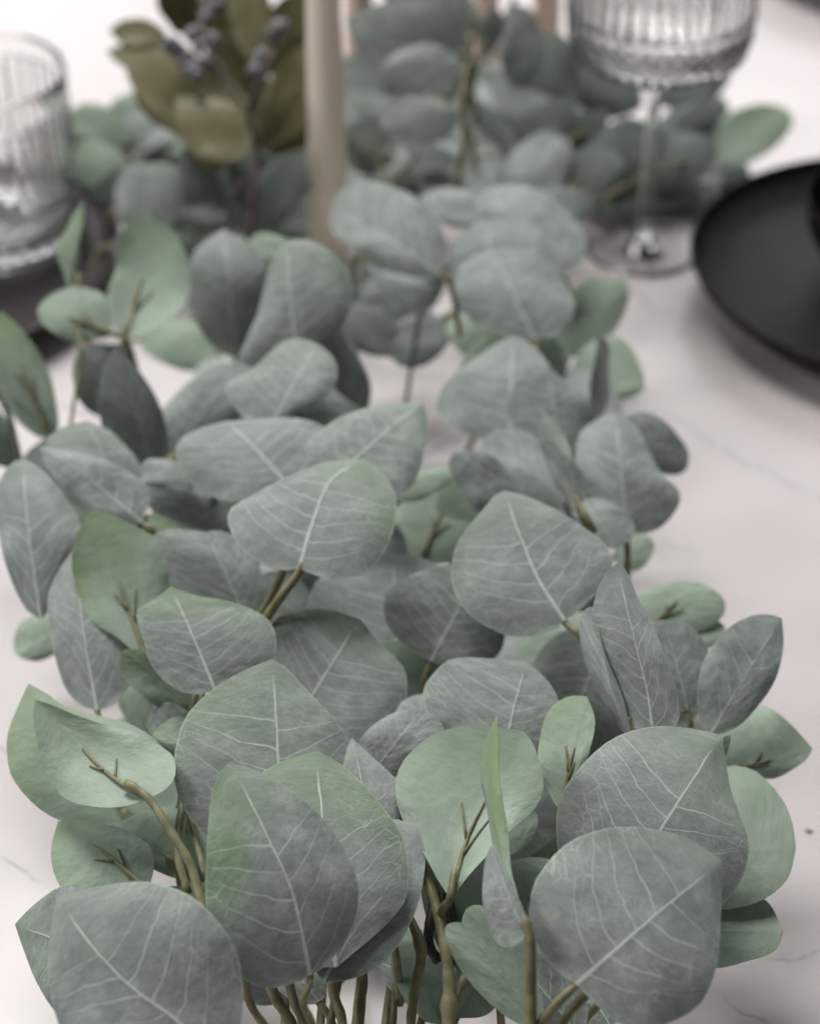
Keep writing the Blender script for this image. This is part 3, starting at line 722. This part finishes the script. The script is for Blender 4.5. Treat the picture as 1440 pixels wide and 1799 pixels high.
st([(350,1190,8.2),(336,1250,8.2),(325,1300,8.0)], 1.8); st([(362,1190,8.2),(348,1255,8.2),(340,1310,8.0)], 1.7)
for k, dx in enumerate((-120, -60, 0, 50, 110)):
    st([(620+dx,1850,2.5),(640+dx*1.2,1600,2.5),(620+dx*1.6,1300,2.2),(640+dx*2.0,1000,2.0),(640+dx*1.8,840,2.0)], 2.4)

# ------------------------------------------------------------------ garland behind, out of focus
D = thing('eucalyptus_garland', 'dark blurred eucalyptus garland behind the candle and under the wine glass bowl', 'garland', at(950, 280, 0))
def df(*a, **k):
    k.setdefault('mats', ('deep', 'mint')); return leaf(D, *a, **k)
df((905,335),(1065,190),(930,245),(1030,300), 4.0, 12, 10, shape='p')
df((900,300),(1010,170),(900,215),(985,260), 5.0, 10, 0, shape='p')
df((1040,350),(1130,215),(1030,265),(1150,300), 4.2, 10, 0, shape='r')
df((1080,350),(1190,230),(1085,270),(1235,310), 3.2, 20, 0, shape='r')
df((1010,375),(1060,260),(980,310),(1085,330), 3.6, 14, 0, shape='r')
df((1150,330),(1285,268),(1190,270),(1250,325), 1.6, 36, 0, shape='r')
df((1232,290),(1345,182),(1215,245),(1362,255), 3.4, 18, 0, shape='r', mats=('mint','grey'), blush=.7, cup=.2)
df((1170,250),(1270,170),(1170,200),(1260,225), 4.2, 10, 30, shape='p', mats=('grey','mint'))
df((1100,200),(1010,95),(1000,170),(1110,130), 5.0, 14, 0, shape='r')
df((980,200),(960,60),(905,140),(1020,130), 6.0, 10, 0, shape='r')
df((1180,190),(1260,90),(1150,120),(1260,170), 4.0, 16, 0, shape='r')
df((1000,330),(960,390),(930,350),(1040,370), 4.0, 26, 0, shape='r')
df((905,12),(912,165),(872,85),(955,75), 8.0, 4, 20, shape='p', mats=('grey','mint'))
df((720,320),(640,200),(610,270),(720,240), 5.0, 10, 0, shape='p')
df((850,300),(900,190),(830,240),(920,260), 3.4, 14, 0, shape='p')
df((700,250),(760,140),(680,190),(770,210), 4.4, 14, 0, shape='p')
# left part
df((210,262),(112,215),(150,255),(190,190), 5.0, 22, 0, shape='r', mats=('mint','grey'), blush=.2)
df((205,205),(255,165),(200,175),(250,210), 5.4, 22, 0, shape='r', mats=('mint','grey'), blush=.1)
df((212,335),(118,270),(140,320),(205,262), 5.6, 22, 0, shape='r', mats=('mint','grey'), blush=.2)
df((255,410),(262,288),(202,345),(325,345), 6.4, 12, 0, shape='r', mats=('grey','mint'))
df((210,215),(300,262),(230,265),(280,205), 4.4, 20, 0, shape='r', mats=('grey','mint'))
df((380,400),(330,250),(310,330),(390,320), 6.0, 6, 30, shape='p', mats=('grey','mint'))
df((345,390),(300,270),(290,335),(350,325), 5.4, 6, 30, shape='p', mats=('grey','mint'))
df((420,395),(545,270),(440,320),(510,375), 5.0, 14, 0, shape='r')
df((450,400),(370,280),(370,350),(450,330), 5.0, 14, 0, shape='r')
df((300,280),(400,330),(330,330),(380,270), 3.4, 25, 0, shape='r')
rr = random.Random(9)
for (x, y) in ((690,300),(840,210),(290,250),(400,320),(300,420),(540,380),(620,250),(1000,240),(1150,260),(750,120),(330,380),(440,350),(520,330),(640,330),(720,300),(800,280),(880,250),(960,290),(1060,320),(1130,330),(700,220),(780,200),(860,170),(660,150),(260,310),(940,210),(480,260),(560,240),(1200,300),(850,340)):
    for flat in (True, False):  # added filler; flat layer's deep colour stands in for shade between leaves
        a = rr.random()*6.28; q = 92 if flat else 100; f = .55 if flat else .85; wd = .8 if flat else .34+.25*rr.random()
        if not flat: x += (rr.random()-.5)*60; y += (rr.random()-.5)*50
        bx, by = x-math.cos(a)*q, y-math.sin(a)*q*f; tx, ty = x+math.cos(a)*q, y+math.sin(a)*q*f
        mx, my = x-math.cos(a)*q*.2, y-math.sin(a)*q*f*.2
        low = flat or x > 960 or abs(x-575) < 110
        df((bx,by),(tx,ty),(mx-math.sin(a)*q*wd,my+math.cos(a)*q*f*wd),(mx+math.sin(a)*q*wd,my-math.cos(a)*q*f*wd), (1.0 if low else 4.0)+rr.random()*1.4,
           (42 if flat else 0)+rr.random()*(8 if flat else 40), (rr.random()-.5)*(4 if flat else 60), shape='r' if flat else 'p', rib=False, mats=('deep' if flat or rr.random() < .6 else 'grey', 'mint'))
for p in ([(690,345,5),(668,290,6),(645,250,7)], [(690,320,5),(715,295,6),(735,270,7)], [(880,330,4),(980,260,5),(1060,200,5)], [(1040,360,3),(1150,300,4),(1260,270,3)],
          [(380,420,3),(300,350,4),(210,300,5),(130,250,5)]):
    stem(D, p, 1.9)

# upright sprig with an olive stem in the middle
S = thing('eucalyptus_sprig', 'upright grey leaved sprig on an olive stem right of the cream candle', 'sprig', at(800, 345, 0))
stem(S, [(796,350,6.0),(808,290,8.0),(815,235,9.6),(812,170,11.4),(826,90,13.2),(835,20,15)], (2.6, 2.0), nodes=(.3, .6))
stem(S, [(815,285,8.2),(850,275,8.4),(880,268,8.4)], 1.3); stem(S, [(812,200,10.6),(775,175,11),(745,165,11)], 1.3); stem(S, [(820,120,12.4),(838,95,13),(850,70,13.4)], 1.3)
for p, kw in ((((808,140),(606,32),(690,150),(770,10)), dict(z=11.5, pitch=2, yaw=0, shape='p')),
              (((812,60),(720,-60),(690,20),(830,0)), dict(z=13.0, pitch=6, yaw=0, shape='r')),
              (((800,100),(690,170),(700,90),(790,178)), dict(z=11.0, pitch=12, yaw=0, shape='r')),
              (((800,215),(672,190),(725,250),(770,175)), dict(z=9.6, pitch=12, yaw=0, shape='r')),
              (((850,90),(870,10),(838,50),(885,55)), dict(z=11.0, pitch=0, yaw=30, shape='p'))):
    z = kw.pop('z'); pi = kw.pop('pitch'); ya = kw.pop('yaw')
    leaf(S, *p, z, pi, ya, mats=('grey', 'mint'), blush=0, **kw)

# magnolia
Mg = thing('magnolia_branch', 'olive brown magnolia branch with grey berries left of the cream candle', 'branch', at(445, 410, 0))
stem(Mg, [(438,415,4.0),(446,330,6.4),(452,270,8.0),(438,205,10.0),(452,150,11.6),(480,90,13)], (3.4, 2.0), 'stempurple', nodes=(.5,))
stem(Mg, [(440,205,10),(400,140,11.6),(365,80,13),(350,20,14)], 1.7, 'stempurple'); stem(Mg, [(450,300,7.2),(410,340,6),(400,400,4.4)], 2.0, 'stempurple')
for p, z, pi, ya, sh in ((((430,262),(215,92),(290,225),(395,130)), 10.0, 26, -10, 'p'), (((428,265),(310,170),(335,265),(410,185)), 10.8, 30, -10, 'p'), (((300,120),(188,88),(235,125),(255,80)), 11.0, 30, -10, 'p'),
                         (((400,285),(330,200),(345,280),(410,230)), 8.6, 10, 0, 'p'),
                         (((440,200),(410,40),(370,130),(470,120)), 9.6, 4, 10, 'p'), (((455,110),(440,-50),(400,20),(478,20)), 13.0, 18, -15, 'p'),
                         (((320,60),(315,-60),(280,-10),(350,-5)), 13, 0, 20, 'p'), (((290,70),(192,52),(240,88),(250,32)), 12.0, 28, -10, 'p'),
                         (((455,255),(565,60),(470,150),(580,170)), 9.0, 22, -15, 'p'), (((460,262),(560,140),(480,190),(580,230)), 8.0, 8, 0, 'p'),
                         (((340,60),(290,-30),(280,20),(345,10)), 12.5, 4, 10, 'p'),
                         (((395,240),(240,130),(270,215),(370,150)), 8.8, 4, 0, 'p'), (((430,180),(345,110),(350,180),(420,120)), 9.4, 6, 0, 'p'),
                         (((440,235),(385,95),(370,190),(460,160)), 8.8, 4, 0, 'p'), (((520,250),(590,150),(500,190),(590,230)), 7.0, 8, 0, 'p'),
                         (((470,130),(530,-20),(460,40),(545,70)), 9.0, 4, 10, 'p'), (((400,120),(380,-40),(345,40),(425,30)), 10.5, 2, 0, 'p')):
    leaf(Mg, *p, z, pi, ya, shape=sh, mats=('olive', 'olive'), blush=.5, rib=False, stalk=None, cup=.12, bend=.05)
rr = random.Random(3)
bs = [(332,100),(348,82),(352,50),(362,30),(342,120),(330,125),(320,108),(372,68),(338,60),(378,72),(366,14),(384,8),(312,88),(358,110),(300,78),(346,132),(452,112),(446,125),(460,100),(476,58),(490,48),(500,42),(484,70)]
sph = bpy.data.meshes.new('berry'); bm = bmesh.new(); bmesh.ops.create_uvsphere(bm, u_segments=12, v_segments=8, radius=0.0040)
for v in bm.verts: v.co.z *= 1.15
bm.to_mesh(sph); bm.free(); sph.materials.append(M['berry'])
for p in sph.polygons: p.use_smooth = True
for x, y in bs:
    o = bpy.data.objects.new('berry', sph); COL.objects.link(o); o.parent = Mg; o.matrix_parent_inverse = Matrix.Translation(-Mg.location)
    o.location = at(x, y, 12.0 + rr.random()*1.2); s = .8+rr.random()*.5; o.scale = (s, s, s); o.rotation_euler = (rr.random()*3, rr.random()*3, 0)

# ------------------------------------------------------------------ a scrap on the marble
c = at(1420, 1462, 0.0)
pts = [c+Vector((-.0016, .0004, .0006)), c+Vector((-.0006, .0001, .0008)), c+Vector((.0006, -.0002, .0008)), c+Vector((.0017, -.0006, .0006))]
o = link('leaf_scrap', tube_mesh([(pts, [.0002, .0005, .0005, .0002])], 6), [M['scrap']])
tag(o, 'tiny brown scrap lying alone on the marble right of the leaves', 'scrap')
